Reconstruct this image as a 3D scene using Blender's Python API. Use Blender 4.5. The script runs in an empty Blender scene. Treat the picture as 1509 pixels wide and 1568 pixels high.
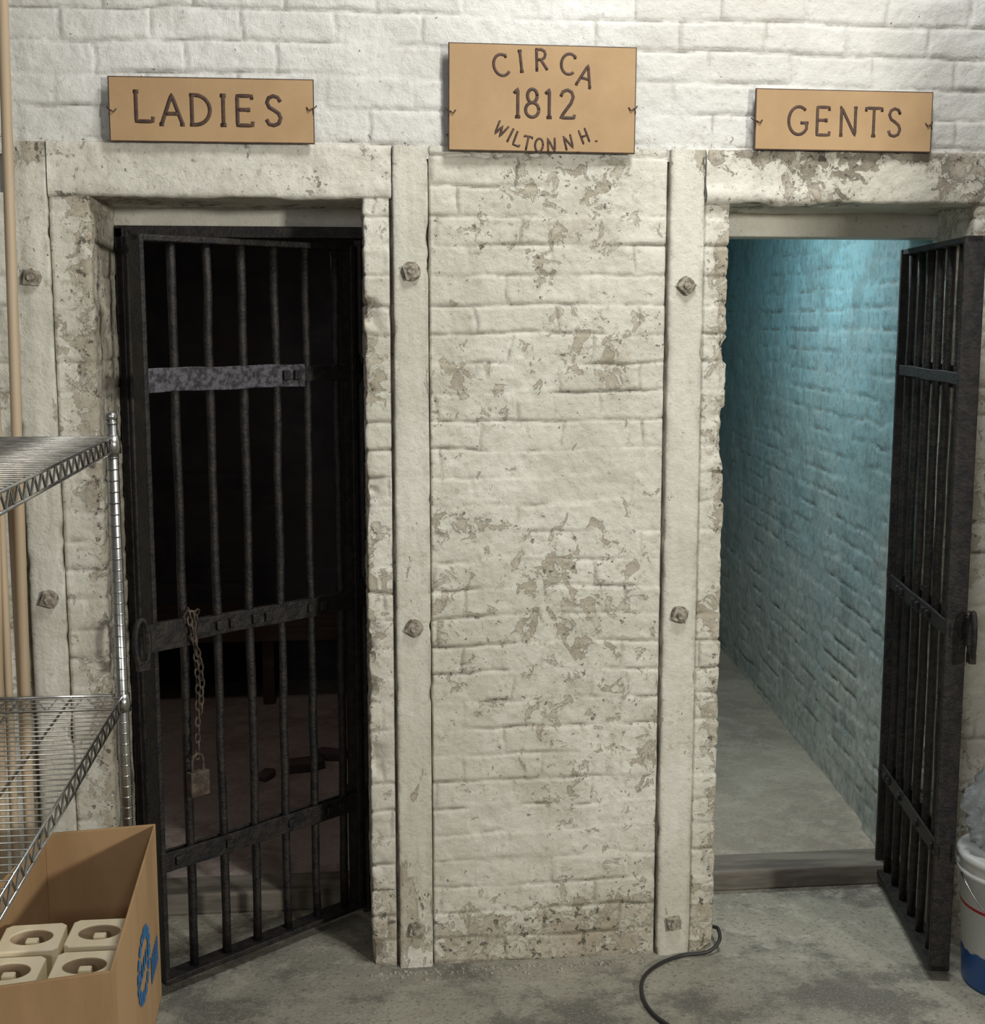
import bpy, math, random
import numpy as np
from mathutils import Vector
random.seed(4)
S = bpy.context.scene
COL = S.collection

# ------------------------------------------------------------------ helpers
def empty(name, loc=(0,0,0), rz=0.0):
    e = bpy.data.objects.new(name, None); COL.objects.link(e)
    e.location = loc; e.rotation_euler = (0,0,rz); e.empty_display_size = .1
    return e

def link(name, me, mats, parent=None):
    o = bpy.data.objects.new(name, me); COL.objects.link(o)
    for m in mats: me.materials.append(m)
    if parent: o.parent = parent
    return o

class MB:
    def __init__(s): s.v=[]; s.f=[]; s.m=[]; s.sm=[]
    def box(s, x0,x1,y0,y1,z0,z1, m=0):
        b=len(s.v)
        s.v += [(x0,y0,z0),(x1,y0,z0),(x1,y1,z0),(x0,y1,z0),(x0,y0,z1),(x1,y0,z1),(x1,y1,z1),(x0,y1,z1)]
        for q in ((0,3,2,1),(4,5,6,7),(0,1,5,4),(1,2,6,5),(2,3,7,6),(3,0,4,7)):
            s.f.append([b+i for i in q]); s.m.append(m); s.sm.append(False)
    def prism(s, poly, z0, z1, m=0):
        b=len(s.v); n=len(poly)
        s.v += [(p[0],p[1],z0) for p in poly]+[(p[0],p[1],z1) for p in poly]
        s.f.append([b+i for i in range(n)][::-1]); s.f.append([b+n+i for i in range(n)])
        s.m += [m,m]; s.sm += [False,False]
        for i in range(n):
            j=(i+1)%n; s.f.append([b+i,b+j,b+n+j,b+n+i]); s.m.append(m); s.sm.append(False)
    def tube(s, pts, r, n=8, m=0, closed=False, flat=1.0, flat_axis=None):
        P=[Vector(p) for p in pts]; k=len(P); b=len(s.v)
        prev=None
        for i in range(k):
            if closed: t=(P[(i+1)%k]-P[i-1])
            else: t=P[min(i+1,k-1)]-P[max(i-1,0)]
            if t.length<1e-9: t=Vector((0,0,1))
            t.normalize()
            if prev is None:
                a=Vector((0,0,1)) if abs(t.z)<.9 else Vector((1,0,0))
                nn=t.cross(a).normalized()
            else:
                nn=prev-t*prev.dot(t)
                nn.normalize()
            prev=nn; bb=t.cross(nn)
            rr = r[i] if isinstance(r,(list,tuple)) else r
            for j in range(n):
                a=2*math.pi*j/n
                o=nn*math.cos(a)*rr+bb*math.sin(a)*rr
                if flat_axis is not None: o[flat_axis]*=flat
                s.v.append(tuple(P[i]+o))
        rng = k if closed else k-1
        for i in range(rng):
            i2=(i+1)%k
            for j in range(n):
                j2=(j+1)%n
                s.f.append([b+i*n+j,b+i*n+j2,b+i2*n+j2,b+i2*n+j]); s.m.append(m); s.sm.append(True)
        if not closed:
            s.f.append([b+j for j in range(n)][::-1]); s.f.append([b+(k-1)*n+j for j in range(n)])
            s.m += [m,m]; s.sm += [False,False]
    def lathe(s, prof, c, n=40, m=0):
        b=len(s.v); k=len(prof)
        for r,z in prof:
            for j in range(n):
                a=2*math.pi*j/n; s.v.append((c[0]+r*math.cos(a),c[1]+r*math.sin(a),c[2]+z))
        for i in range(k-1):
            for j in range(n):
                j2=(j+1)%n
                s.f.append([b+i*n+j,b+i*n+j2,b+(i+1)*n+j2,b+(i+1)*n+j]); s.m.append(m); s.sm.append(True)
    def obj(s, name, mats, parent=None, bevel=0, rot=None, loc=None):
        me=bpy.data.meshes.new(name); me.from_pydata(s.v,[],s.f)
        me.polygons.foreach_set('material_index', s.m); me.polygons.foreach_set('use_smooth', s.sm); me.update()
        o=link(name,me,mats,parent)
        if bevel:
            md=o.modifiers.new('bevel','BEVEL'); md.width=bevel; md.segments=2; md.limit_method='ANGLE'; md.angle_limit=.9
        if rot: o.rotation_euler=rot
        if loc: o.location=loc
        return o

# numpy noise
def hsh(ix,iy,s):
    v=np.sin(ix*127.1+iy*311.7+s*74.7)*43758.5453
    return v-np.floor(v)
def vn(x,y,s=0):
    ix=np.floor(x); iy=np.floor(y); fx=x-ix; fy=y-iy
    fx=fx*fx*(3-2*fx); fy=fy*fy*(3-2*fy)
    a=hsh(ix,iy,s); b=hsh(ix+1,iy,s); c=hsh(ix,iy+1,s); d=hsh(ix+1,iy+1,s)
    return (a*(1-fx)+b*fx)*(1-fy)+(c*(1-fx)+d*fx)*fy
def fbm(x,y,s=0,o=4):
    r=0; a=.5; t=0
    for i in range(o):
        r=r+a*vn(x*2**i+i*7.3,y*2**i-i*3.1,s+i); t+=a; a*=.5
    return r/t
def sstep(a,b,x):
    t=np.clip((x-a)/(b-a),0,1); return t*t*(3-2*t)

def brick(u,z,seed=0,row=.0725,bl=.208,depth=.0058,rough=.0036,off=.0046):
    u=u+.014*(fbm(u*3,z*9,seed+5)-.5)*2
    z2=z+.012*(fbm(u*2.2,z*3,seed+9)-.5)*2+.007*(fbm(u*12,z*14,seed+8)-.5)*2
    r=np.floor(z2/row); fz=z2/row-r
    ub=u/bl+.5*np.mod(r,2)+.25*hsh(r,r*0+3,seed)
    c=np.floor(ub); fu=ub-c
    dz=np.minimum(fz,1-fz)*row; du=np.minimum(fu,1-fu)*bl
    md=fbm(u*5,z*7,seed+20)
    mod=.12+.88*sstep(.40,.62,md)
    m=np.maximum(np.exp(-(dz/.0046)**2), .75*np.exp(-(du/.0042)**2))
    thin=np.maximum(np.exp(-(dz/.0032)**2), .75*np.exp(-(du/.003)**2))*mod
    tilt=(fz-.5)*(hsh(r,c,seed+4)-.2)*.004
    h=((hsh(r,c,seed+2)-.5)*off+tilt)*(1-m)-depth*m*mod+(fbm(u*16,z*18,seed+30)-.5)*rough*2+(fbm(u*60,z*60,seed+31,2)-.5)*.0026
    return h, thin

def sheet(name, path, e, L0, L1, res, hf, mat, parent, flip=False, rnd=3):
    """profile polyline 'path' (3D pts) swept along e from L0..L1, displaced along the normal by hf(u,v,P)"""
    P=[np.array(p,float) for p in path]; e=np.array(e,float)
    us=[];pos=[];nor=[]; acc=0
    for a,b in zip(P[:-1],P[1:]):
        d=np.linalg.norm(b-a); k=max(2,int(round(d/res)))
        t=(b-a)/d; n=np.cross(t,e);
        if flip: n=-n
        for i in range(k):
            us.append(acc+d*i/k); pos.append(a+(b-a)*i/k); nor.append(n)
        acc+=d
    us.append(acc); pos.append(P[-1]); nor.append(nor[-1])
    us=np.array(us);pos=np.array(pos);nor=np.array(nor)
    for _ in range(rnd):
        p2=pos.copy(); p2[1:-1]=(pos[:-2]+2*pos[1:-1]+pos[2:])/4; pos=p2
        n2=nor.copy(); n2[1:-1]=(nor[:-2]+2*nor[1:-1]+nor[2:])/4; nor=n2
    nor/=np.linalg.norm(nor,axis=1)[:,None]
    nv=int((L1-L0)/res)+1; vs=np.linspace(L0,L1,nv)
    U,V=np.meshgrid(us,vs,indexing='ij')
    B=pos[:,None,:]+vs[None,:,None]*e
    h,cav,wear=hf(U,V,B)
    Q=B+nor[:,None,:]*h[:,:,None]
    nu=len(us)
    idx=np.arange(nu*nv).reshape(nu,nv)
    a=idx[:-1,:-1].ravel();b=idx[1:,:-1].ravel();c=idx[1:,1:].ravel();d=idx[:-1,1:].ravel()
    F=np.stack([a,b,c,d],1)
    if flip: F=F[:,::-1]
    me=bpy.data.meshes.new(name)
    me.vertices.add(nu*nv); me.vertices.foreach_set('co',Q.reshape(-1))
    me.loops.add(F.size); me.loops.foreach_set('vertex_index',F.ravel().astype(np.int32))
    me.polygons.add(len(F)); me.polygons.foreach_set('loop_start',np.arange(0,F.size,4,dtype=np.int32))
    me.update(calc_edges=True)
    me.polygons.foreach_set('use_smooth',np.ones(len(F),bool))
    for nm,arr in (('cav',cav),('wear',wear)):
        at=me.attributes.new(nm,'FLOAT','POINT'); at.data.foreach_set('value',np.ascontiguousarray(np.broadcast_to(arr,U.shape),dtype=np.float32).ravel())
    return link(name,me,[mat],parent)

# ------------------------------------------------------------------ materials
class NT:
    def __init__(s,name):
        s.mat=bpy.data.materials.new(name); s.mat.use_nodes=True
        s.t=s.mat.node_tree; s.b=s.t.nodes['Principled BSDF']; s.tc=s.t.nodes.new('ShaderNodeTexCoord')
    def n(s,typ,**k):
        x=s.t.nodes.new(typ)
        for a,b in k.items(): setattr(x,a,b)
        return x
    def l(s,a,b): s.t.links.new(a,b)
    def noise(s,scale,detail=4,rough=.55,stretch=None,dist=0,loc=None):
        x=s.n('ShaderNodeTexNoise'); x.inputs['Scale'].default_value=scale; x.inputs['Detail'].default_value=detail
        x.inputs['Roughness'].default_value=rough; x.inputs['Distortion'].default_value=dist
        mp=s.n('ShaderNodeMapping'); s.l(s.tc.outputs['Object'],mp.inputs['Vector'])
        if stretch: mp.inputs['Scale'].default_value=stretch
        if loc: mp.inputs['Location'].default_value=loc
        s.l(mp.outputs[0],x.inputs['Vector'])
        return x.outputs['Fac']
    def math(s,op,a,b=None,clamp=False):
        x=s.n('ShaderNodeMath',operation=op); x.use_clamp=clamp
        for i,v in enumerate((a,b)):
            if v is None: continue
            if isinstance(v,(int,float)): x.inputs[i].default_value=v
            else: s.l(v,x.inputs[i])
        return x.outputs[0]
    def step(s,v,a,b,lo=0,hi=1):
        x=s.n('ShaderNodeMapRange'); x.interpolation_type='SMOOTHSTEP'
        x.inputs[1].default_value=a; x.inputs[2].default_value=b; x.inputs[3].default_value=lo; x.inputs[4].default_value=hi
        s.l(v,x.inputs[0]); return x.outputs[0]
    def mix(s,f,a,b,mode='MIX'):
        x=s.n('ShaderNodeMix',data_type='RGBA',blend_type=mode)
        for i,v in ((0,f),(6,a),(7,b)):
            if isinstance(v,(int,float)): x.inputs[i].default_value=v
            elif isinstance(v,tuple): x.inputs[i].default_value=(*v,1)
            else: s.l(v,x.inputs[i])
        return x.outputs[2]
    def attr(s,nm):
        x=s.n('ShaderNodeAttribute'); x.attribute_name=nm; return x.outputs['Fac']
    def sep(s):
        x=s.n('ShaderNodeSeparateXYZ'); s.l(s.tc.outputs['Object'],x.inputs[0]); return x.outputs
    def bump(s,h,strength=.4,dist=.004):
        x=s.n('ShaderNodeBump'); x.inputs['Strength'].default_value=strength; x.inputs['Distance'].default_value=dist
        s.l(h,x.inputs['Height']); s.l(x.outputs[0],s.b.inputs['Normal'])
    def fin(s,col=None,rough=.6,metal=0,spec=None):
        if col is not None:
            if isinstance(col,tuple): s.b.inputs['Base Color'].default_value=(*col,1)
            else: s.l(col,s.b.inputs['Base Color'])
        if isinstance(rough,(int,float)): s.b.inputs['Roughness'].default_value=rough
        else: s.l(rough,s.b.inputs['Roughness'])
        s.b.inputs['Metallic'].default_value=metal
        if spec is not None: s.b.inputs['Specular IOR Level'].default_value=spec
        return s.mat

def paint_mat(name,c1=(.58,.56,.465),c2=(.74,.72,.63),peel1=(.33,.275,.19),peel2=(.47,.425,.33),dark=(.045,.035,.028),vert=False,teal=False,peelbias=0.0,grime=.42,pm=.66):
    m=NT(name)
    st=(1,1,.35) if vert else None
    wear=m.attr('wear'); cav=m.attr('cav')
    base=m.mix(m.step(m.noise(2.3,6,.68),.35,.65),c1,c2)
    base=m.mix(m.math('MULTIPLY',m.step(m.noise(34,5,.6),.48,.62),.35),base,c1)
    if teal:
        z=m.sep()[2]
        zz=m.math('ADD',z,m.math('MULTIPLY',m.math('SUBTRACT',m.noise(2.5,5,.65,loc=(3,2,1)),.5),1.3))
        base=m.mix(m.step(zz,.1,1.4),(.44,.45,.41),(.24,.355,.365))
        base=m.mix(m.step(zz,1.3,1.9),base,(.23,.43,.475))
        base=m.mix(m.math('MULTIPLY',m.step(m.noise(30,5,.65),.5,.6),.40),base,(.10,.17,.18))
        base=m.mix(m.math('MULTIPLY',m.step(m.noise(4,6,.7,loc=(1,9,3)),.50,.66),.55),base,(.13,.19,.19))
    # broad low-contrast grime smears
    g0=m.step(m.math('ADD',m.noise(5,8,.76,loc=(8,8,1)),m.math('MULTIPLY',wear,.17)),.53,.70)
    c=m.mix(m.math('MULTIPLY',g0,grime),base,peel2)
    # small peel islands
    n1=m.noise(21,8,.68,stretch=st,dist=.6)
    th=m.math('ADD',n1,m.math('MULTIPLY',wear,.22))
    peel=m.step(th,.660+peelbias,.695+peelbias)
    pc=m.mix(m.step(m.noise(9,5,.65),.42,.58),peel1,peel2)
    c=m.mix(m.math('MULTIPLY',peel,pm),c,pc)
    n3=m.noise(60,5,.7,loc=(1,4,7))
    c=m.mix(m.math('MULTIPLY',m.step(m.math('ADD',n3,m.math('MULTIPLY',wear,.1)),.60,.67),.38),c,peel1)
    n2=m.noise(46,6,.7,stretch=(1,1,.5) if vert else None,loc=(5,1,2))
    fl=m.step(m.math('ADD',n2,m.math('MULTIPLY',wear,.10)),.685,.715)
    c=m.mix(m.math('MULTIPLY',fl,.75),c,dark)
    cd=m.math('MULTIPLY',cav,m.step(m.noise(15,5,.65,loc=(2,2,2)),.36,.60),True)
    c=m.mix(m.math('MULTIPLY',cd,.85),c,(.13,.11,.08))
    h=m.math('SUBTRACT',m.math('MULTIPLY',m.noise(50,7,.70),1.05),m.math('MULTIPLY',peel,.4))
    h=m.math('SUBTRACT',h,m.math('MULTIPLY',fl,.5))
    m.bump(h,.85,.005)
    return m.fin(c,m.step(peel,0,1,.5,.85))

M_WALL=paint_mat('painted_brick')
M_UP=paint_mat('painted_brick_clean',c1=(.60,.59,.54),c2=(.73,.725,.68),peelbias=.1,grime=.15)
M_POST=paint_mat('painted_timber',vert=True,peelbias=.035,grime=.28)
M_LINT=paint_mat('painted_lintel',peel1=(.16,.13,.095),peel2=(.40,.35,.27),peelbias=.015,pm=.8,grime=.3)
M_TEAL=paint_mat('teal_painted_brick',teal=True,peelbias=.14,dark=(.03,.06,.07),grime=.10)

def simple(name,c1,c2,sc,rough=.6,metal=0,b=.3,bs=60,stretch=None,bd=.003,spec=None):
    m=NT(name); c=m.mix(m.step(m.noise(sc,5,.6,stretch=stretch),.38,.62),c1,c2)
    m.bump(m.noise(bs,5,.6,stretch=stretch),b,bd)
    return m.fin(c,rough,metal,spec)

def floor_mat(name,base1,base2,white,dirt,amt=.75):
    m=NT(name)
    c=m.mix(m.step(m.noise(1.6,6,.65),.35,.65),base1,base2)
    c=m.mix(m.math('MULTIPLY',m.step(m.noise(2.6,8,.72,loc=(4,1,0)),.48,.60),amt),c,dirt)
    c=m.mix(m.math('MULTIPLY',m.step(m.noise(150,3,.6),.56,.66),.4),c,white)
    c=m.mix(m.math('MULTIPLY',m.step(m.noise(80,4,.6,loc=(1,7,0)),.56,.64),.6),c,dirt)
    y=m.sep()[1]
    near=m.math('MULTIPLY',m.step(y,3.0,3.45),m.step(m.noise(14,8,.75,loc=(0,3,2)),.50,.62))
    c=m.mix(m.math('MULTIPLY',near,.45),c,white)
    m.bump(m.math('ADD',m.noise(90,5,.6),m.math('MULTIPLY',m.noise(7,5,.6),1.5)),.5,.005)
    return m.fin(c,.8)
M_FLOOR=floor_mat('worn_concrete',(.22,.21,.165),(.34,.325,.26),(.48,.46,.38),(.09,.085,.073))
M_CFLOOR=floor_mat('cell_concrete',(.27,.24,.185),(.35,.315,.25),(.42,.39,.32),(.17,.15,.12),.45)
M_CFLOOR2=floor_mat('dusty_cell_concrete',(.34,.28,.25),(.42,.36,.32),(.5,.45,.40),(.22,.17,.15))
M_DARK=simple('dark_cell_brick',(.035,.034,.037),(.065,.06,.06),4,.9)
M_CORE=simple('masonry_core',(.45,.44,.40),(.55,.54,.5),6,.9)
M_IRON=simple('black_iron',(.008,.008,.009),(.026,.021,.018),38,.52,.3,.8,110,spec=.5,bd=.004)
M_IRON2=simple('lit_worn_iron_paint',(.095,.09,.105),(.022,.020,.022),75,.55,.2,.7,90)  # worn strap paint, lightened so its colour carries reflected light
M_RUST=simple('rusty_iron',(.055,.04,.03),(.12,.09,.065),45,.75,.4,.6,120)
M_BOLT=simple('painted_bolt',(.17,.14,.105),(.40,.37,.30),70,.7,.1,.7,120)
M_CHROME=simple('chrome_wire',(.42,.42,.41),(.55,.55,.53),30,.3,1,.05)
M_CHROME2=simple('dull_chrome_wire',(.25,.24,.22),(.38,.37,.34),30,.4,1,.05)
M_BOARD=simple('tan_board',(.375,.24,.118),(.42,.275,.138),5,.7,0,.1,150)
M_INK=simple('burnt_brown_paint',(.040,.018,.011),(.075,.036,.020),40,.6)
M_WOOD=simple('light_wood',(.40,.30,.19),(.50,.39,.26),14,.55,0,.2,40,(1,1,.06))
M_CREAM=simple('cream_block_wood',(.78,.68,.45),(.86,.77,.56),8,.5,0,.2,30,(1,.1,1))
M_CARD=simple('cardboard',(.32,.195,.09),(.39,.245,.12),6,.8,0,.12,90,(1,1,.3))
M_BLUE=simple('blue_print',(.02,.13,.34),(.03,.18,.42),8,.6)
M_CABLE=simple('black_rubber',(.012,.012,.012),(.02,.02,.02),8,.5)
M_TIMBER=simple('grey_sill_timber',(.09,.08,.065),(.20,.18,.145),14,.85,0,.6,40,(.15,1,1))
M_BRICKRED=simple('dark_rubble',(.06,.045,.04),(.10,.075,.068),12,.9,0,.5)
M_BENCH=simple('dark_bench_wood',(.05,.03,.022),(.08,.05,.035),12,.8,0,.4,30,(.1,1,1))
M_RUB=simple('plaster_crumbs',(.45,.43,.36),(.33,.31,.25),30,.9)

# ------------------------------------------------------------------ room shell
floor=MB(); floor.box(-3,4.2,-2.5,3.82,-.08,0); fo=floor.obj('floor',[M_FLOOR])
wf=empty('wall_front')
core=MB()
core.box(-3,-.640,3.385,3.80,0,2.9); core.box(.060,.930,3.385,3.80,0,2.9); core.box(1.70,4.2,3.385,3.80,0,2.9)
core.box(-.640,.060,3.385,3.80,2.02,2.9); core.box(.930,1.70,3.385,3.80,2.02,2.9)
core.obj('masonry_core',[M_CORE],wf)

POSTS=[(-.799,-.715),(.106,.193),(.798,.886)]
def groove(X,front):
    g=np.zeros_like(X); c=np.zeros_like(X)
    for a,b in POSTS:
        inside=((X>a-.006)&(X<b+.003)&front)
        g=np.where(inside,-.024,g)
        c=np.maximum(c,np.where(front,np.exp(-(np.minimum(abs(X-a+.003),abs(X-b))/.005)**2),0))
    return g,c
def hf_pillar(U,V,B):
    h,c=brick(U,V,1)
    X=B[:,:,0]; front=B[:,:,1]<3.37
    g,gc=groove(X,front)
    h=np.where(g<0,g,h)
    edge=np.exp(-(np.minimum(abs(X-.034),abs(X-.955))/.03)**2)
    h=h-edge*sstep(.55,.8,fbm(U*9,V*11,77))*.022
    w=.04+.34*sstep(.42,.62,fbm(U*2.2,V*2.2,50))
    w=w+.80*np.exp(-((V-1.76)/.22)**2)*sstep(.38,.6,fbm(U*5,V*4,51))
    w=w+.70*sstep(.28,.02,V)+.38*edge
    w=w+.20*sstep(.48,.65,fbm(U*3,V*3,56))
    w=w+.7*np.exp(-((V-1.20)/.06)**2-((X-.26)/.06)**2)
    w=w+.4*np.exp(-((V-.50)/.18)**2-((X-.55)/.15)**2)
    return h,np.clip(np.maximum(c,gc*.9),0,1),np.clip(w,0,1)
sheet('pillar_face',[(.034,3.80,0),(.034,3.36,0),(.955,3.36,0),(.955,3.80,0)],(0,0,1),-.01,2.12,.0042,hf_pillar,M_WALL,wf)
def hf_side(U,V,B):
    h,c=brick(U,V,3)
    X=B[:,:,0]; front=B[:,:,1]<3.37
    g,gc=groove(X,front); h=np.where(g<0,g,h)
    edge=np.exp(-(np.minimum(abs(X+.615),abs(X-1.60))/.05)**2)
    w=.35*sstep(.4,.6,fbm(U*2,V*2,60))+.7*edge+.5*sstep(.25,0,V)
    h=h+(fbm(U*22,V*5,66)-.5)*.006*edge
    return h,np.maximum(c*.8,gc*.8),np.clip(w,0,1)
sheet('left_face',[(-3,3.36,0),(-.615,3.36,0),(-.615,3.80,0)],(0,0,1),-.01,2.0,.008,hf_side,M_WALL,wf)
sheet('right_face',[(1.685,3.80,0),(1.685,3.60,0),(1.60,3.60,0),(1.60,3.36,0),(4.2,3.36,0)],(0,0,1),-.01,2.0,.008,hf_side,M_WALL,wf)
def hf_up(U,V,B):
    h,c=brick(U,V+.03,7,row=.0745,bl=.213,depth=.006,rough=.0028,off=.005)
    w=.25*sstep(.5,.7,fbm(U*3,V*3,70))+.45*np.exp(-((V-2.13)/.03)**2)
    return h,c*.9,w
sheet('upper_face',[(-3,3.363,0),(4.2,3.363,0)],(0,0,1),2.09,2.9,.0055,hf_up,M_UP,wf)
# lintels (front + soffit)
def hf_l(U,V,B):
    h=(fbm(U*10,V*8,90)-.5)*.012+(fbm(U*40,V*40,91,3)-.5)*.005
    X=B[:,:,0]
    edge=np.exp(-((U-.165)/.02)**2)
    h=h-edge*sstep(.5,.8,fbm(V*8,V*0,95))*.018
    w=.20+.5*sstep(.45,.62,fbm(U*9,V*5,93))
    w=w+.8*np.where(X>.8,np.exp(-((U-.06)/.028)**2),0)*sstep(.3,.55,fbm(V*5,U*6,99))
    return h,edge*.2,np.clip(w,0,1)
for nm,a,b in (('lintel_left',-.712,.104),('lintel_right',.889,3.2)):
    sheet(nm,[(0,3.40,2.122),(0,3.353,2.122),(0,3.353,1.993),(0,3.80,1.993)],(1,0,0),a,b,.006,hf_l,M_LINT,wf,flip=True)
    cap=MB(); cap.box(a,b,3.36,3.40,2.0,2.115); cap.obj(nm+'_core',[M_CORE],wf)
# posts
def mk_post(i,a,b):
    def hf(U,V,B):
        h=(fbm(U*3,V*2.0,100+i)-.5)*.003+(fbm(U*60,V*7,110+i,3)-.5)*.003
        X=B[:,:,0]
        ed=np.exp(-(np.minimum(abs(X-a),abs(X-b))/.008)**2)
        h=h-ed*sstep(.6,.85,fbm(V*12,U*5,120+i))*.006
        w=.06+.9*sstep(2.02,2.12,V)*sstep(.3,.6,fbm(U*20,V*10,i))+.95*sstep(.48,.0,V)*sstep(.35,.6,fbm(U*9,V*7,i+3))+.35*sstep(.5,.7,fbm(U*3,V*3,i+9))+.45*ed*sstep(.45,.65,fbm(V*6,U*3,i+40))
        return h,ed*.45,np.clip(w,0,1)
    sheet('timber_post_%d'%i,[(a,3.41,0),(a,3.347,0),(b,3.347,0),(b,3.41,0)],(0,0,1),0,2.118,.0045,hf,M_POST,wf,rnd=1)
    t=MB(); t.box(a+.003,b-.003,3.355,3.40,2.10,2.116); t.obj('post_top_%d'%i,[M_CORE],wf)
for i,(a,b) in enumerate(POSTS): mk_post(i,a,b)
# square-headed bolts with washers
bt=MB()
def bolt(x,z,ang):
    y=3.347
    def disc(r,y0,y1,k,a0,tap=.97):
        b=len(bt.v)
        for yy,rr in ((y0,r),(y1,r*tap)):
            for j in range(k):
                a=a0+2*math.pi*j/k; bt.v.append((x+rr*math.cos(a),yy,z+rr*math.sin(a)))
        for j in range(k):
            j2=(j+1)%k; bt.f.append([b+j,b+j2,b+k+j2,b+k+j]); bt.m.append(0); bt.sm.append(False)
        bt.f.append([b+k+j for j in range(k)]); bt.m.append(0); bt.sm.append(False)
    disc(.026,y+.003,y-.001,20,0,.9); disc(.0255,y-.001,y-.014,4,ang); disc(.009,y-.014,y-.020,14,0)
for x,z,a in ((-.757,1.80,.7),(-.752,1.016,.5),(.150,1.818,1.1),(.150,.921,.25),(.150,.106,.6),(.842,1.785,.05),(.842,.94,.5),(.842,.093,.95)): bolt(x,z,a)
bt.obj('bolts',[M_BOLT],wf,.0008)
fr=MB()
fr.box(-.62,.045,3.68,3.795,1.945,2.03); fr.box(.945,1.69,3.68,3.795,1.928,2.03)
fr.obj('trim_1',[M_LINT],None,.004)
si=MB(); si.box(-.61,.030,3.73,3.86,0,.062); si.box(.958,1.68,3.73,3.86,0,.062)
si.obj('trim_2',[M_TIMBER],None,.006)
ifr=MB(); 
ifr.box(-.612,-.592,3.655,3.700,0.0,1.94); ifr.box(-.612,.034,3.655,3.70,1.915,1.945)
ifr.box(.012,.032,3.70,3.728,0,1.915)
ifr.tube([(-.575,3.62,1.93),(-.577,3.62,.9),(-.575,3.62,.0)],.006)
ifr.obj('iron_door_frame',[M_IRON],wf,.002)
# cells
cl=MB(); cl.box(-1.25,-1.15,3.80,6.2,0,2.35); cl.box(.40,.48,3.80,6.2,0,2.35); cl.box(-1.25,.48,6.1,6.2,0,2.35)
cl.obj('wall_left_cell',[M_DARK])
c2=MB(); c2.box(.55,.65,3.80,7.5,0,2.35); c2.box(.55,2.3,7.4,7.5,0,2.35)
c2.prism([(1.70,3.80),(2.2,3.80),(2.3,7.5),(2.03,7.5)],0,2.35)
c2.obj('wall_right_cell',[M_TEAL])
cc=MB(); cc.box(-1.25,2.3,3.80,7.5,2.3,2.38); cc.obj('ceiling',[M_CORE])
cf=MB(); cf.box(.6,2.1,3.84,7.5,-.05,.05); cf.obj('floor_right_cell',[M_CFLOOR])
cg=MB(); cg.box(-1.2,.45,3.84,6.15,-.05,.05); cg.obj('floor_left_cell',[M_CFLOOR2])
def hf_t(U,V,B):
    h,c=brick(U,V,11,depth=.0068,off=.0055); return h,c,.3*sstep(.4,.7,fbm(U*3,V*3,12))
sheet('wall_right_cell_face',[(1.70,3.81,0),(1.628,3.83,0),(1.640,4.05,0),(1.662,4.06,0),(1.93,7.45,0)],(0,0,1),.03,2.31,.009,hf_t,M_TEAL,None,flip=True)
def hf_d(U,V,B):
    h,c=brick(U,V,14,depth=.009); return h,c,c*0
sheet('wall_left_cell_face',[(-1.2,6.08,0),(.42,6.08,0)],(0,0,1),.03,2.31,.012,hf_d,M_DARK,None)

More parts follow.
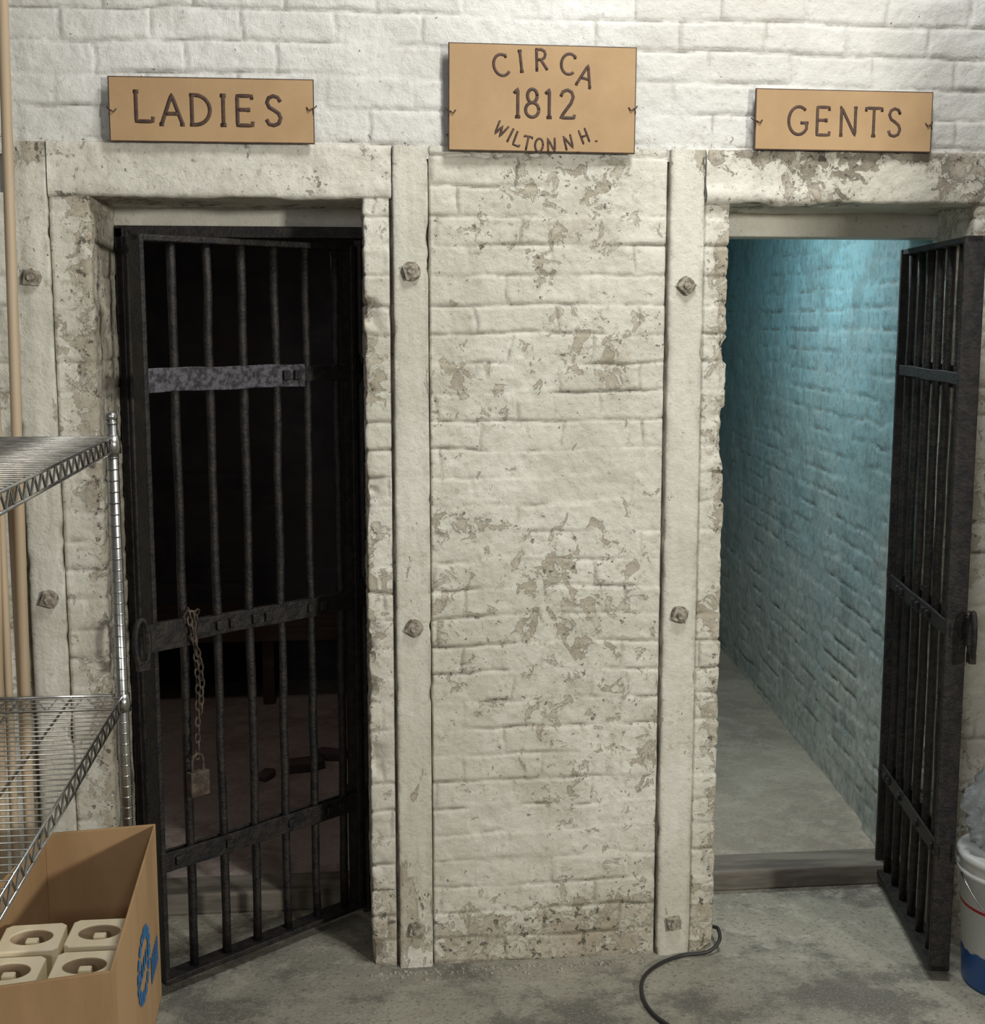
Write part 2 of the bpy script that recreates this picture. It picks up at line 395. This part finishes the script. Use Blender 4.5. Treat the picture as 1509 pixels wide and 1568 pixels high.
# ------------------------------------------------------------------ signs
def arc(cx,cy,rx,ry,a0,a1,n=18):
    return [(cx+rx*math.cos(math.radians(a0+(a1-a0)*i/n)),cy+ry*math.sin(math.radians(a0+(a1-a0)*i/n))) for i in range(n+1)]
G={
'L':(.58,[[(0,1),(0,0),(.55,0),(.57,.16)],[(-.08,1),(.10,1)]]),
'A':(.72,[[(0,0),(.36,1),(.72,0)],[(.13,.36),(.59,.36)],[(-.07,0),(.08,0)],[(.64,0),(.79,0)]]),
'D':(.62,[[(0,0),(0,1)],[(-.07,1),(.12,1)]+arc(.12,.5,.50,.5,90,-90)+[(-.07,0)]]),
'I':(.10,[[(.05,0),(.05,1)],[(-.05,1),(.15,1)],[(-.05,0),(.15,0)]]),
'E':(.52,[[(.50,.88),(.50,1),(0,1),(0,0),(.52,0),(.52,.13)],[(0,.53),(.38,.53)],[(.38,.60),(.38,.46)]]),
'S':(.50,[[(.48,.80),(.40,.95),(.24,1),(.08,.93),(.02,.77),(.10,.61),(.26,.52),(.42,.41),(.49,.25),(.42,.07),(.25,0),(.08,.04),(0,.20)]]),
'C':(.66,[arc(.42,.5,.42,.5,48,312,24),[(.70,.95),(.70,.78)]]),
'G':(.70,[arc(.42,.5,.42,.5,48,325,24)+[(.76,.42)],[(.50,.42),(.84,.42)]]),
'R':(.56,[[(0,0),(0,1)],[(-.06,1),(.25,1),(.42,.92),(.47,.76),(.42,.60),(.25,.51),(0,.5)],[(.22,.51),(.56,0)],[(-.07,0),(.07,0)]]),
'1':(.20,[[(-.05,.84),(.10,1),(.10,0)],[(0,0),(.2,0)]]),
'8':(.52,[arc(.26,.76,.19,.24,0,360),arc(.26,.26,.26,.26,0,360)]),
'2':(.54,[[(0,.76),(.08,.93),(.26,1),(.43,.92),(.49,.75),(.40,.52),(.20,.27),(0,0),(.52,0),(.55,.12)]]),
'W':(.90,[[(0,1),(.22,0),(.45,.85),(.68,0),(.90,1)],[(-.07,1),(.07,1)],[(.83,1),(.97,1)]]),
'T':(.68,[[(0,.88),(0,1),(.68,1),(.68,.88)],[(.34,1),(.34,0)],[(.25,0),(.43,0)]]),
'O':(.70,[arc(.35,.5,.35,.5,0,360)]),
'N':(.60,[[(0,0),(0,1),(.60,0),(.60,1)],[(-.07,1),(.0,1)],[(-.07,0),(.07,0)],[(.53,1),(.67,1)]]),
'H':(.56,[[(0,0),(0,1)],[(.56,0),(.56,1)],[(0,.5),(.56,.5)],[(-.06,0),(.06,0)],[(.50,0),(.62,0)],[(-.06,1),(.06,1)],[(.50,1),(.62,1)]]),
'.':(.06,[[(.0,-.04),(.04,.0),(.05,.06)]]),
}
def glyph(mb,ch,x,z,h,r,ang=0,wx=1.0):
    w,st=G[ch]; ca,sa=math.cos(ang),math.sin(ang)
    for s in st:
        pts=[]
        for (px,pz) in s:
            px=(px-w/2)*h*wx; pz=(pz-.5)*h
            pts.append((x+px*ca-pz*sa,0,z+px*sa+pz*ca))
        q=[]
        for a,b in zip(pts[:-1],pts[1:]):
            a=Vector(a);b=Vector(b); k=max(1,int((b-a).length/.006))
            q+= [tuple(a+(b-a)*(i/k)) for i in range(k)]
        q.append(pts[-1])
        mb.tube(q,r*(1.25 if ch=='.' else 1),8,flat=.25,flat_axis=1)
def sign(name,x0,x1,z0,z1,text,hooks,tilt=0):
    w=x1-x0;h=z1-z0
    e=empty(name,((x0+x1)/2,3.335,(z0+z1)/2)); e.rotation_euler=(0,tilt,0)
    b=MB(); b.box(-w/2,w/2,0,.006,-h/2,h/2,0); b.box(-w/2+.0025,w/2-.0025,-.0012,.001,-h/2+.0025,h/2-.0025,1)
    b.obj('board',[M_INK,M_BOARD],e,.0006)
    t=MB()
    for (ch,px,pz,hh,r,a,wx) in text: glyph(t,ch,px,pz,hh,r,a,wx)
    o=t.obj('lettering',[M_INK],e); o.location=(0,-.0015,0)
    k=MB()
    for sx,zz in hooks:
        x=sx*(w/2-.006)
        k.tube([(x-sx*.012,-.002,zz+.004),(x-sx*.006,-.005,zz-.004),(x,-.004,zz+.0),(x+sx*.008,.002,zz+.004),(x+sx*.012,.012,zz+.010)],.0016,6)
        k.tube([(x+sx*.004,-.003,zz+.002),(x+sx*.005,-.003,zz-.012)],.0013,6)
    k.obj('wire_ties',[M_INK],e)
def line(txt,centers,z,h,r,wx=1.0,dz=None):
    return [(c,x,z+(dz[i] if dz else 0),h,r,0,wx) for i,(c,x) in enumerate(zip(txt,centers))]
def lx(p): return (p-323)*.00154
sign('ladies_sign',-.560,-.079,2.118,2.268,
     line('LADIES',[lx(221),lx(262),lx(306),lx(340),lx(373),lx(417)],.000,.068,.0046,1.0,[.006,0,0,0,0,.001]),[(-1,-.004),(1,.006)],0)
sign('gents_sign',1.005,1.462,2.118,2.266,
     line('GENTS',[(p-1287)*.00169 for p in (1215,1255,1293,1332,1364)],-.002,.067,.0038,.9),[(-1,-.006),(1,-.006)],.004)
txt=[]
def cx(p): return (p-828)*.00161
def cz(p): return (153-p)*.00157
for ch,px,py,a,hh in (('C',763,105,16,.050),('I',794,98,7,.048),('R',826,95,2,.048),('C',865,100,-6,.048),('A',893,117,-14,.050)):
    txt.append((ch,cx(px),cz(py),hh,.0035,math.radians(a),.95))
for ch,px in (('1',790),('8',812),('1',838),('2',866)):
    txt.append((ch,cx(px),cz(160),.066,.0040,0,.95))
for ch,px,py,a in (('W',764,201,-32),('I',779,209,-27),('L',791,215,-20),('T',805,220,-12),('O',823,223,-5),('N',842,223,2),('.',855,230,3),('N',868,218,14),('.',881,223,15),('H',892,208,22),('.',907,206,22)):
    txt.append((ch,cx(px),cz(py),.031,.0027,math.radians(a),.9))
sign('circa_sign',.243,.704,2.106,2.359,txt,[(-1,-.035),(1,-.02)],.006)

# ------------------------------------------------------------------ barred gates
def wob(x,y,z0,z1,r,mb,k=16,amp=.0016):
    mb.tube([(x+random.uniform(-amp,amp),y+random.uniform(-amp,amp),z0+(z1-z0)*i/k) for i in range(k+1)],[r*random.uniform(.92,1.06) for i in range(k+1)],10)
def gate(name,loc,rz,W,left):
    e=empty(name,loc,rz)
    g=MB()
    g.box(0,.016,-.024,.024,.03,1.90); g.box(W-.013,W,-.026,.026,.03,1.90)
    g.box(0,W,-.020,.020,1.884,1.90); g.box(0,W,-.027,.027,.030,.046)
    g.obj('frame',[M_IRON],e,.003)
    b=MB()
    for i in range(1,7): wob(W-.1*i,0,.04,1.89,.0115,b)
    b.obj('bars',[M_IRON],e)
    s=MB()
    def strap(z,h,x0,x1,y0,y1,m=0):
        b=len(s.v); k=24
        for i in range(k+1):
            x=x0+(x1-x0)*i/k; dz=.0010*math.sin(i*.5+z*7); hh=h/2*(1+.02*math.sin(i*1.1+z))
            s.v += [(x,y0,z-hh+dz),(x,y1,z-hh+dz),(x,y1,z+hh+dz),(x,y0,z+hh+dz)]
        for i in range(k):
            for j in range(4):
                j2=(j+1)%4; s.f.append([b+i*4+j,b+(i+1)*4+j,b+(i+1)*4+j2,b+i*4+j2]); s.m.append(m); s.sm.append(False)
        s.f.append([b,b+1,b+2,b+3]); s.f.append([b+k*4+3,b+k*4+2,b+k*4+1,b+k*4]); s.m+=[m,m]; s.sm+=[False,False]
    strap(1.557,.058,.17,W-.015,.011,.018,1 if left else 0); strap(1.560,.04,-.03,.172,.010,.018)
    strap(1.557,.030,.0,W-.01,-.018,-.011)
    for z in (.933,.35):
        strap(z,.050,-.025,W,.011,.021); strap(z,.040,0,W,-.019,-.011)
    s.obj('cross_straps',[M_IRON,M_IRON2],e,.002)
    r=MB()
    for x in (W-.52,W-.48,W-.34,W-.30,W-.23,W-.19):
        r.box(x-.010,x+.010,.019,.032,.922,.946); r.box(x-.009,x+.009,-.029,-.018,.923,.944)
    for x in (.20,.235): r.box(x-.010,x+.010,.017,.030,1.545,1.571)
    for x in (.08,.12,.25,.45,W-.05): r.box(x-.010,x+.010,.019,.030,.340,.362); r.box(x-.009,x+.009,-.028,-.018,.341,.361)
    r.obj('square_rivets',[M_IRON],e,.003)
    l=MB()
    l.box(W-.10,W+.025,.019,.034,.900,.970)
    l.box(W-.16,W-.02,.019,.030,.925,.950)
    zc=.925; 
    ring=[]
    for i in range(28):
        a=2*math.pi*i/28; ring.append((W+.034+.018*math.cos(a),.030,zc+.060*math.sin(a)))
    l.tube(ring,.0075,8,closed=True)
    l.box(W+.018,W+.05,.022,.038,.86,.885)
    l.obj('hasp_and_staple',[M_IRON],e,.004)
    h=MB()
    for z in (.33,.95,1.57):
        h.tube([(-.012,.0,z-.040),(-.012,.0,z+.040)],.015,12); h.tube([(-.012,0,z-.055),(-.012,0,z+.055)],.008,8)
        h.box(-.03,-.01,-.018,.018,z-.014,z+.014)
    h.obj('hinge_knuckles',[M_IRON],e,.002)
    return e
gl=gate('barred_gate',(.000,3.685,0),math.radians(219.3),.652,True)
gr=gate('barred_gate.001',(1.603,3.775,0),math.radians(260.3),.66,False)

# chain + padlock hanging on the left gate
ch=empty('chain_with_padlock'); ch.parent=gl
cm=MB()
def chain(path,step=.021,lr=.011,lw=.0065,wr=.0024):
    P=[Vector(p) for p in path]; segs=[]
    for a,b in zip(P[:-1],P[1:]): segs.append((a,b,(b-a).length))
    tot=sum(s[2] for s in segs); n=int(tot/step)
    for i in range(n+1):
        t=i*step
        for a,b,l in segs:
            if t<=l: c=a+(b-a)*(t/l); dr=(b-a).normalized(); break
            t-=l
        u=dr; v=(Vector((1,0,0)) if i%2 else Vector((0,1,0))); v=(v-u*v.dot(u)).normalized()
        pts=[]
        for k in range(14):
            a=2*math.pi*k/14; pts.append(c+u*math.cos(a)*(lr+.002)+v*math.sin(a)*lw)
        cm.tube(pts,wr,6,closed=True)
X0=.552
chain([(X0,.045,.975),(X0-.004,.045,.90),(X0-.012,.04,.80),(X0-.006,.042,.70),(X0-.002,.042,.615)])
chain([(X0+.012,.045,.985),(X0+.006,.05,.93),(X0-.014,.05,.86),(X0-.020,.045,.80),(X0-.008,.052,.72)])
chain([(X0+.018,.03,.96),(X0+.012,.045,.99),(X0-.012,.045,.985),(X0-.02,.02,.955)])
cm.obj('chain',[M_RUST],ch)
pl=MB()
pl.tube([(X0-.016,.045,.575),(X0-.016,.045,.605),(X0-.012,.045,.617),(X0,.045,.623),(X0+.012,.045,.617),(X0+.016,.045,.605),(X0+.016,.045,.575)],.0038,8)
pl.box(X0-.027,X0+.027,.033,.057,.515,.578)
pl.box(X0-.004,X0+.004,.056,.060,.53,.545)
pl.obj('padlock',[M_RUST],ch,.005)

# ------------------------------------------------------------------ wire shelving
sh=empty('wire_shelving_unit')
xs0,xs1,ys0,ys1=-.97,-.524,1.80,3.0
w=MB()
for x in (xs0,xs1):
    for y in (ys0,ys1):
        w.tube([(x,y,0.02),(x,y,1.485)],.0125,14)
        z=.1
        while z<1.48:
            w.tube([(x,y,z),(x,y,z+.003)],.0136,14); z+=.025
        w.lathe([(0,.0),(.0135,0),(.0135,.010),(.009,.016),(0,.017)],(x,y,1.485),14)
        w.lathe([(.009,0),(.018,0),(.018,.012),(.009,.02)],(x,y,0),14)
w.obj('posts',[M_CHROME],sh)
w=MB()
for z in (.165,.847,1.43):
    top=z+.016; bot=z-.016
    for zz in (top,bot):
        w.tube([(xs0,ys0,zz),(xs0,ys1,zz)],.0032,6); w.tube([(xs1,ys0,zz),(xs1,ys1,zz)],.0032,6)
        w.tube([(xs0,ys0,zz),(xs1,ys0,zz)],.0032,6); w.tube([(xs0,ys1,zz),(xs1,ys1,zz)],.0032,6)
    for x in (xs0,xs1):
        n=44; w.tube([(x,ys0+(ys1-ys0)*i/n,top if i%2 else bot) for i in range(n+1)],.0024,6)
    for y in (ys0,ys1):
        n=16; w.tube([(xs0+(xs1-xs0)*i/n,y,top if i%2 else bot) for i in range(n+1)],.0024,6)
    n=40
    for i in range(1,n):
        y=ys0+(ys1-ys0)*i/n; w.tube([(xs0,y,top+.003),(xs1,y,top+.003)],.0015,6,m=1)
    for x in (-.86,-.747,-.635): w.tube([(x,ys0,top-.002),(x,ys1,top-.002)],.003,6,m=1)
    for x in (xs0,xs1):
        for y in (ys0,ys1):
            w.lathe([(.0125,-.02),(.019,-.02),(.016,.02),(.0125,.02)],(x,y,z),14)
w.obj('wire_shelves',[M_CHROME,M_CHROME2],sh)

# poles leaning behind the shelf
for i,(x0,x1,y0,y1,zt,r) in enumerate(((-.800,-.771,3.20,3.27,2.60,.0125),(-.845,-.835,3.10,3.26,1.75,.012),(-.815,-.832,3.14,3.26,1.62,.010),(-.782,-.812,3.16,3.27,1.30,.010))):
    p=MB(); k=12
    p.tube([(x0+(x1-x0)*j/k,y0+(y1-y0)*j/k,zt*j/k+.002) for j in range(k+1)],r,14)
    p.obj('wooden_pole' if i==0 else 'wooden_pole.%03d'%i,[M_WOOD],None,.001)

# ------------------------------------------------------------------ cardboard box with blocks
cb=empty('cardboard_box')
Q=[(-.447,2.905),(-.428,2.235),(-.790,2.215),(-.682,2.885)]
c=MB(); z0,z1=.187,.594; th=.006
cen=Vector((sum(q[0] for q in Q)/4,sum(q[1] for q in Q)/4))
inn=[tuple(Vector(q)+(cen-Vector(q)).normalized()*th*1.5) for q in Q]
zt=[.594,.585,.560,.590]
for i in range(4):
    j=(i+1)%4; b=len(c.v)
    c.v += [(*Q[i],z0),(*Q[j],z0),(*inn[j],z0),(*inn[i],z0),(*Q[i],zt[i]),(*Q[j],zt[j]),(*inn[j],zt[j]),(*inn[i],zt[i])]
    for q in ((0,3,2,1),(4,5,6,7),(0,1,5,4),(1,2,6,5),(2,3,7,6),(3,0,4,7)):
        c.f.append([b+k for k in q]); c.m.append(0); c.sm.append(False)
c.prism(Q,z0,z0+.006)
c.obj('carton',[M_CARD],cb,.0012)
lg=MB()
def side(t,z,off=.002):
    a=Vector(Q[0]);b=Vector(Q[1]); p=a+(b-a)*t; return (p.x+off,p.y,z)
def patch(t0,t1,pts):
    b=len(lg.v)
    for (t,z) in pts: lg.v.append(side(t0+(t1-t0)*t,z))
    lg.f.append(list(range(b,b+len(pts)))); lg.m.append(0); lg.sm.append(False)
for k in range(16):
    a0=k*math.pi/8; a1=a0+math.pi/10
    patch(.26,.56,[(.5+.5*math.cos(a0),.40+.075*math.sin(a0)),(.5+.5*math.cos(a1),.40+.075*math.sin(a1)),(.5+.33*math.cos(a1),.40+.05*math.sin(a1)),(.5+.33*math.cos(a0),.40+.05*math.sin(a0))])
for k in range(5):
    patch(.30+k*.045,.33+k*.045,[(0,.385),(1,.385),(1,.415),(.4,.42),(0,.40)])
for k in range(6):
    patch(.08+k*.03,.10+k*.03,[(0,.30),(1,.30),(1,.36),(0,.36)])
patch(.62,.86,[(0,.22),(1,.21),(1,.30),(.6,.33),(0,.28)])
lg.obj('printed_logo',[M_BLUE],cb)
bl=empty('wooden_blocks'); bl.parent=cb
def block(x,y,z,rz,s=.118,hh=.075):
    m=MB(); n=32; b=0
    out=[];inner=[]
    for i in range(n):
        a=2*math.pi*(i+.5)/n; cx_,sy=math.cos(a),math.sin(a); k=1/max(abs(cx_),abs(sy))
        out.append((cx_*k*s/2,sy*k*s/2)); inner.append((cx_*s*.34,sy*s*.27))
    for (lst,zz) in ((out,0),(out,hh),(inner,hh),(inner,.02)):
        for p in lst: m.v.append((p[0],p[1],zz))
    for r in range(3):
        for i in range(n):
            j=(i+1)%n; m.f.append([r*n+i,r*n+j,(r+1)*n+j,(r+1)*n+i]); m.m.append(1 if r==2 else 0); m.sm.append(False)
    m.f.append([3*n+i for i in range(n)]); m.m.append(1); m.sm.append(False)
    m.f.append([i for i in range(n)][::-1]); m.m.append(0); m.sm.append(False)
    m.box(-.030,.030,-.030,-.006,.02,hh*.80)
    m.box(-.012,.012,-.008,.012,.02,hh*.92)
    o=m.obj('block',[M_CREAM,M_WOOD],bl,.003); o.location=(x,y,z); o.rotation_euler=(0,0,rz)
for lay in range(4):
    zz=.194+lay*.0765
    for (x,y) in ((-.512,2.58),(-.512,2.44),(-.514,2.31),(-.645,2.57),(-.650,2.43),(-.655,2.30)):
        if lay==3 and y<2.4: continue
        block(x+random.uniform(-.004,.004),y,zz,random.uniform(-.04,.04))

# ------------------------------------------------------------------ bucket + bag
def bucket_mat():
    m=NT('printed_white_plastic'); z=m.sep()[2]
    c=m.mix(m.step(m.math('ADD',z,m.math('MULTIPLY',m.noise(22,2),.04)),.115,.12),(.02,.10,.34),(.62,.63,.61))
    r=m.math('SUBTRACT',m.step(z,.214,.216),m.step(z,.222,.224),True)
    c=m.mix(r,c,(.5,.03,.05))
    return m.fin(c,.35)
bk=empty('plastic_bucket',(1.690,3.11,0))
b=MB()
b.lathe([(0,.002),(.128,.002),(.131,.008),(.148,.300),(.156,.302),(.156,.312),(.149,.314),(.150,.334),(.157,.336),(.157,.352),(.150,.356),(.0,.358)],(0,0,0),48)
b.obj('pail_body',[bucket_mat()],bk)
b=MB(); b.tube([(.158*math.cos(a),.158*math.sin(a)*1.0,.305-.13*math.sin((a-math.pi)/math.pi*math.pi)) for a in [math.pi+math.pi*i/20 for i in range(21)]],.003,6)
b.obj('bail_handle',[M_CHROME],bk)
m=NT('clear_plastic_film'); m.b.inputs['Transmission Weight'].default_value=.45; m.b.inputs['Alpha'].default_value=.8
m.bump(m.noise(28,6,.7,dist=1.5),1.0,.02); M_BAG=m.fin((.66,.71,.74),.14)
bg=MB(); n=40;k=20
for i in range(k+1):
    ph=math.pi*i/k
    for j in range(n):
        a=2*math.pi*j/n
        rr=.140*(1+.14*math.sin(a*5+ph*4)+.09*math.sin(a*11+ph*9)+.04*random.uniform(-1,1))*(1-.35*i/k)
        zz=.358+.115+(.113*-math.cos(ph))
        bg.v.append((1.675+rr*math.sin(ph)**.6*math.cos(a),3.11+rr*math.sin(ph)**.6*math.sin(a),zz+(.014*math.sin(a*7) if 3<i<k else 0)))
for i in range(k):
    for j in range(n):
        j2=(j+1)%n; bg.f.append([i*n+j,i*n+j2,(i+1)*n+j2,(i+1)*n+j]); bg.m.append(0); bg.sm.append(True)
bg.obj('plastic_bag',[M_BAG])

# ------------------------------------------------------------------ cable
def catmull(P,n=10):
    P=[Vector(p) for p in P]; P=[P[0]]+P+[P[-1]]; out=[]
    for i in range(1,len(P)-2):
        for k in range(n):
            t=k/n; p0,p1,p2,p3=P[i-1:i+3]
            out.append(.5*((2*p1)+(-p0+p2)*t+(2*p0-5*p1+4*p2-p3)*t*t+(-p0+3*p1-3*p2+p3)*t**3))
    out.append(P[-2]); return out
c=MB(); c.tube(catmull([(.985,3.60,.012),(.975,3.45,.03),(.974,3.375,.055),(.970,3.345,.035),(.935,3.330,.012),(.86,3.325,.007),(.79,3.285,.007),(.735,3.22,.007),(.712,3.14,.007),(.712,3.06,.007),(.735,2.99,.007),(.79,2.90,.007),(.86,2.75,.007),(1.0,2.5,.007)]),.0050,10)
c.obj('power_cable',[M_CABLE])

# loose stuff in left cell
lb=MB()
for (x,y,a,s) in ((-.20,4.83,.3,.8),(-.33,4.75,1.2,.5),(-.10,4.95,-.4,.7),(-.02,4.6,.9,.4)):
    ca,sa=math.cos(a),math.sin(a); P=[(x+(u*ca-v*sa)*s,y+(u*sa+v*ca)*s) for u,v in ((-.10,-.04),(.02,-.055),(.10,-.03),(.09,.05),(-.07,.048))]
    lb.prism(P,.05,.05+.045*s)
lb.obj('brick_rubble',[M_BRICKRED],None,.006)
bn=MB(); bn.box(-1.0,.2,5.65,6.02,.40,.43); bn.box(-1.0,.2,5.65,5.68,.34,.40)
for x in (-.95,-.4,.14): bn.box(x,x+.05,5.70,5.75,.05,.40); bn.box(x,x+.05,5.95,6.0,.05,.40)
bn.obj('wooden_bench',[M_BENCH],None,.004)
cr=MB()
for i in range(170):
    x=random.uniform(.03,.96); y=3.328-abs(random.gauss(0,.02))
    if abs(x-.9)<.12: continue
    s=random.uniform(.001,.004); a=random.random()*3
    P=[(x+s*math.cos(a+k*1.3),y+s*math.sin(a+k*1.3)) for k in range(5)]
    cr.prism(P,0,s*1.1)
o=cr.obj('plaster_crumbs',[M_RUB]); o.parent=fo

# off-frame blocker, added only to throw the soft shadow edge on the right
sc=MB(); sc.box(2.14,2.36,1.42,1.60,0,3.0); sc.box(2.10,2.40,1.38,1.64,0,.06)
sc.obj('shadow_blocker',[M_WALL],None,.006)

# ------------------------------------------------------------------ lights
def area(name,loc,tgt,power,size,col,sy=None):
    l=bpy.data.lights.new(name,'AREA'); l.energy=power; l.size=size; l.color=col
    if sy: l.shape='RECTANGLE'; l.size_y=sy
    o=bpy.data.objects.new(name,l); COL.objects.link(o); o.location=loc
    o.rotation_euler=(Vector(tgt)-Vector(loc)).to_track_quat('-Z','Y').to_euler(); return o
area('key_lamp',(3.3,-1.6,2.15),(.6,3.36,1.2),155,.28,(1,.97,.895))
area('room_lamp',(.9,2.2,3.7),(.7,3.3,1.0),44,.5,(.98,.98,.97))
area('side_fill',(-1.2,-1.8,2.2),(1.0,3.36,1.2),28,.6,(.98,.96,.98))  # fill added at camera left to lift the gate stile and blocked zone
area('cell_lamp_right',(1.0,4.6,2.26),(1.1,4.8,0),17,.35,(.90,.98,1.0))
area('cell_lamp_left',(-.4,4.5,2.26),(-.4,4.7,0),2.2,.3,(1,.84,.78))
W=bpy.data.worlds.new('world'); S.world=W; W.use_nodes=True
bgn=W.node_tree.nodes['Background']; bgn.inputs[0].default_value=(.88,.87,.82,1); bgn.inputs[1].default_value=.13

# ------------------------------------------------------------------ camera
cam=bpy.data.cameras.new('camera'); co=bpy.data.objects.new('camera',cam); COL.objects.link(co)
cam.sensor_fit='HORIZONTAL'; cam.sensor_width=36; cam.lens=48.9
co.location=(0,0,1.70); co.rotation_euler=(math.radians(90-8.16),0,math.radians(-6))
S.camera=co
S.view_settings.view_transform='Standard'
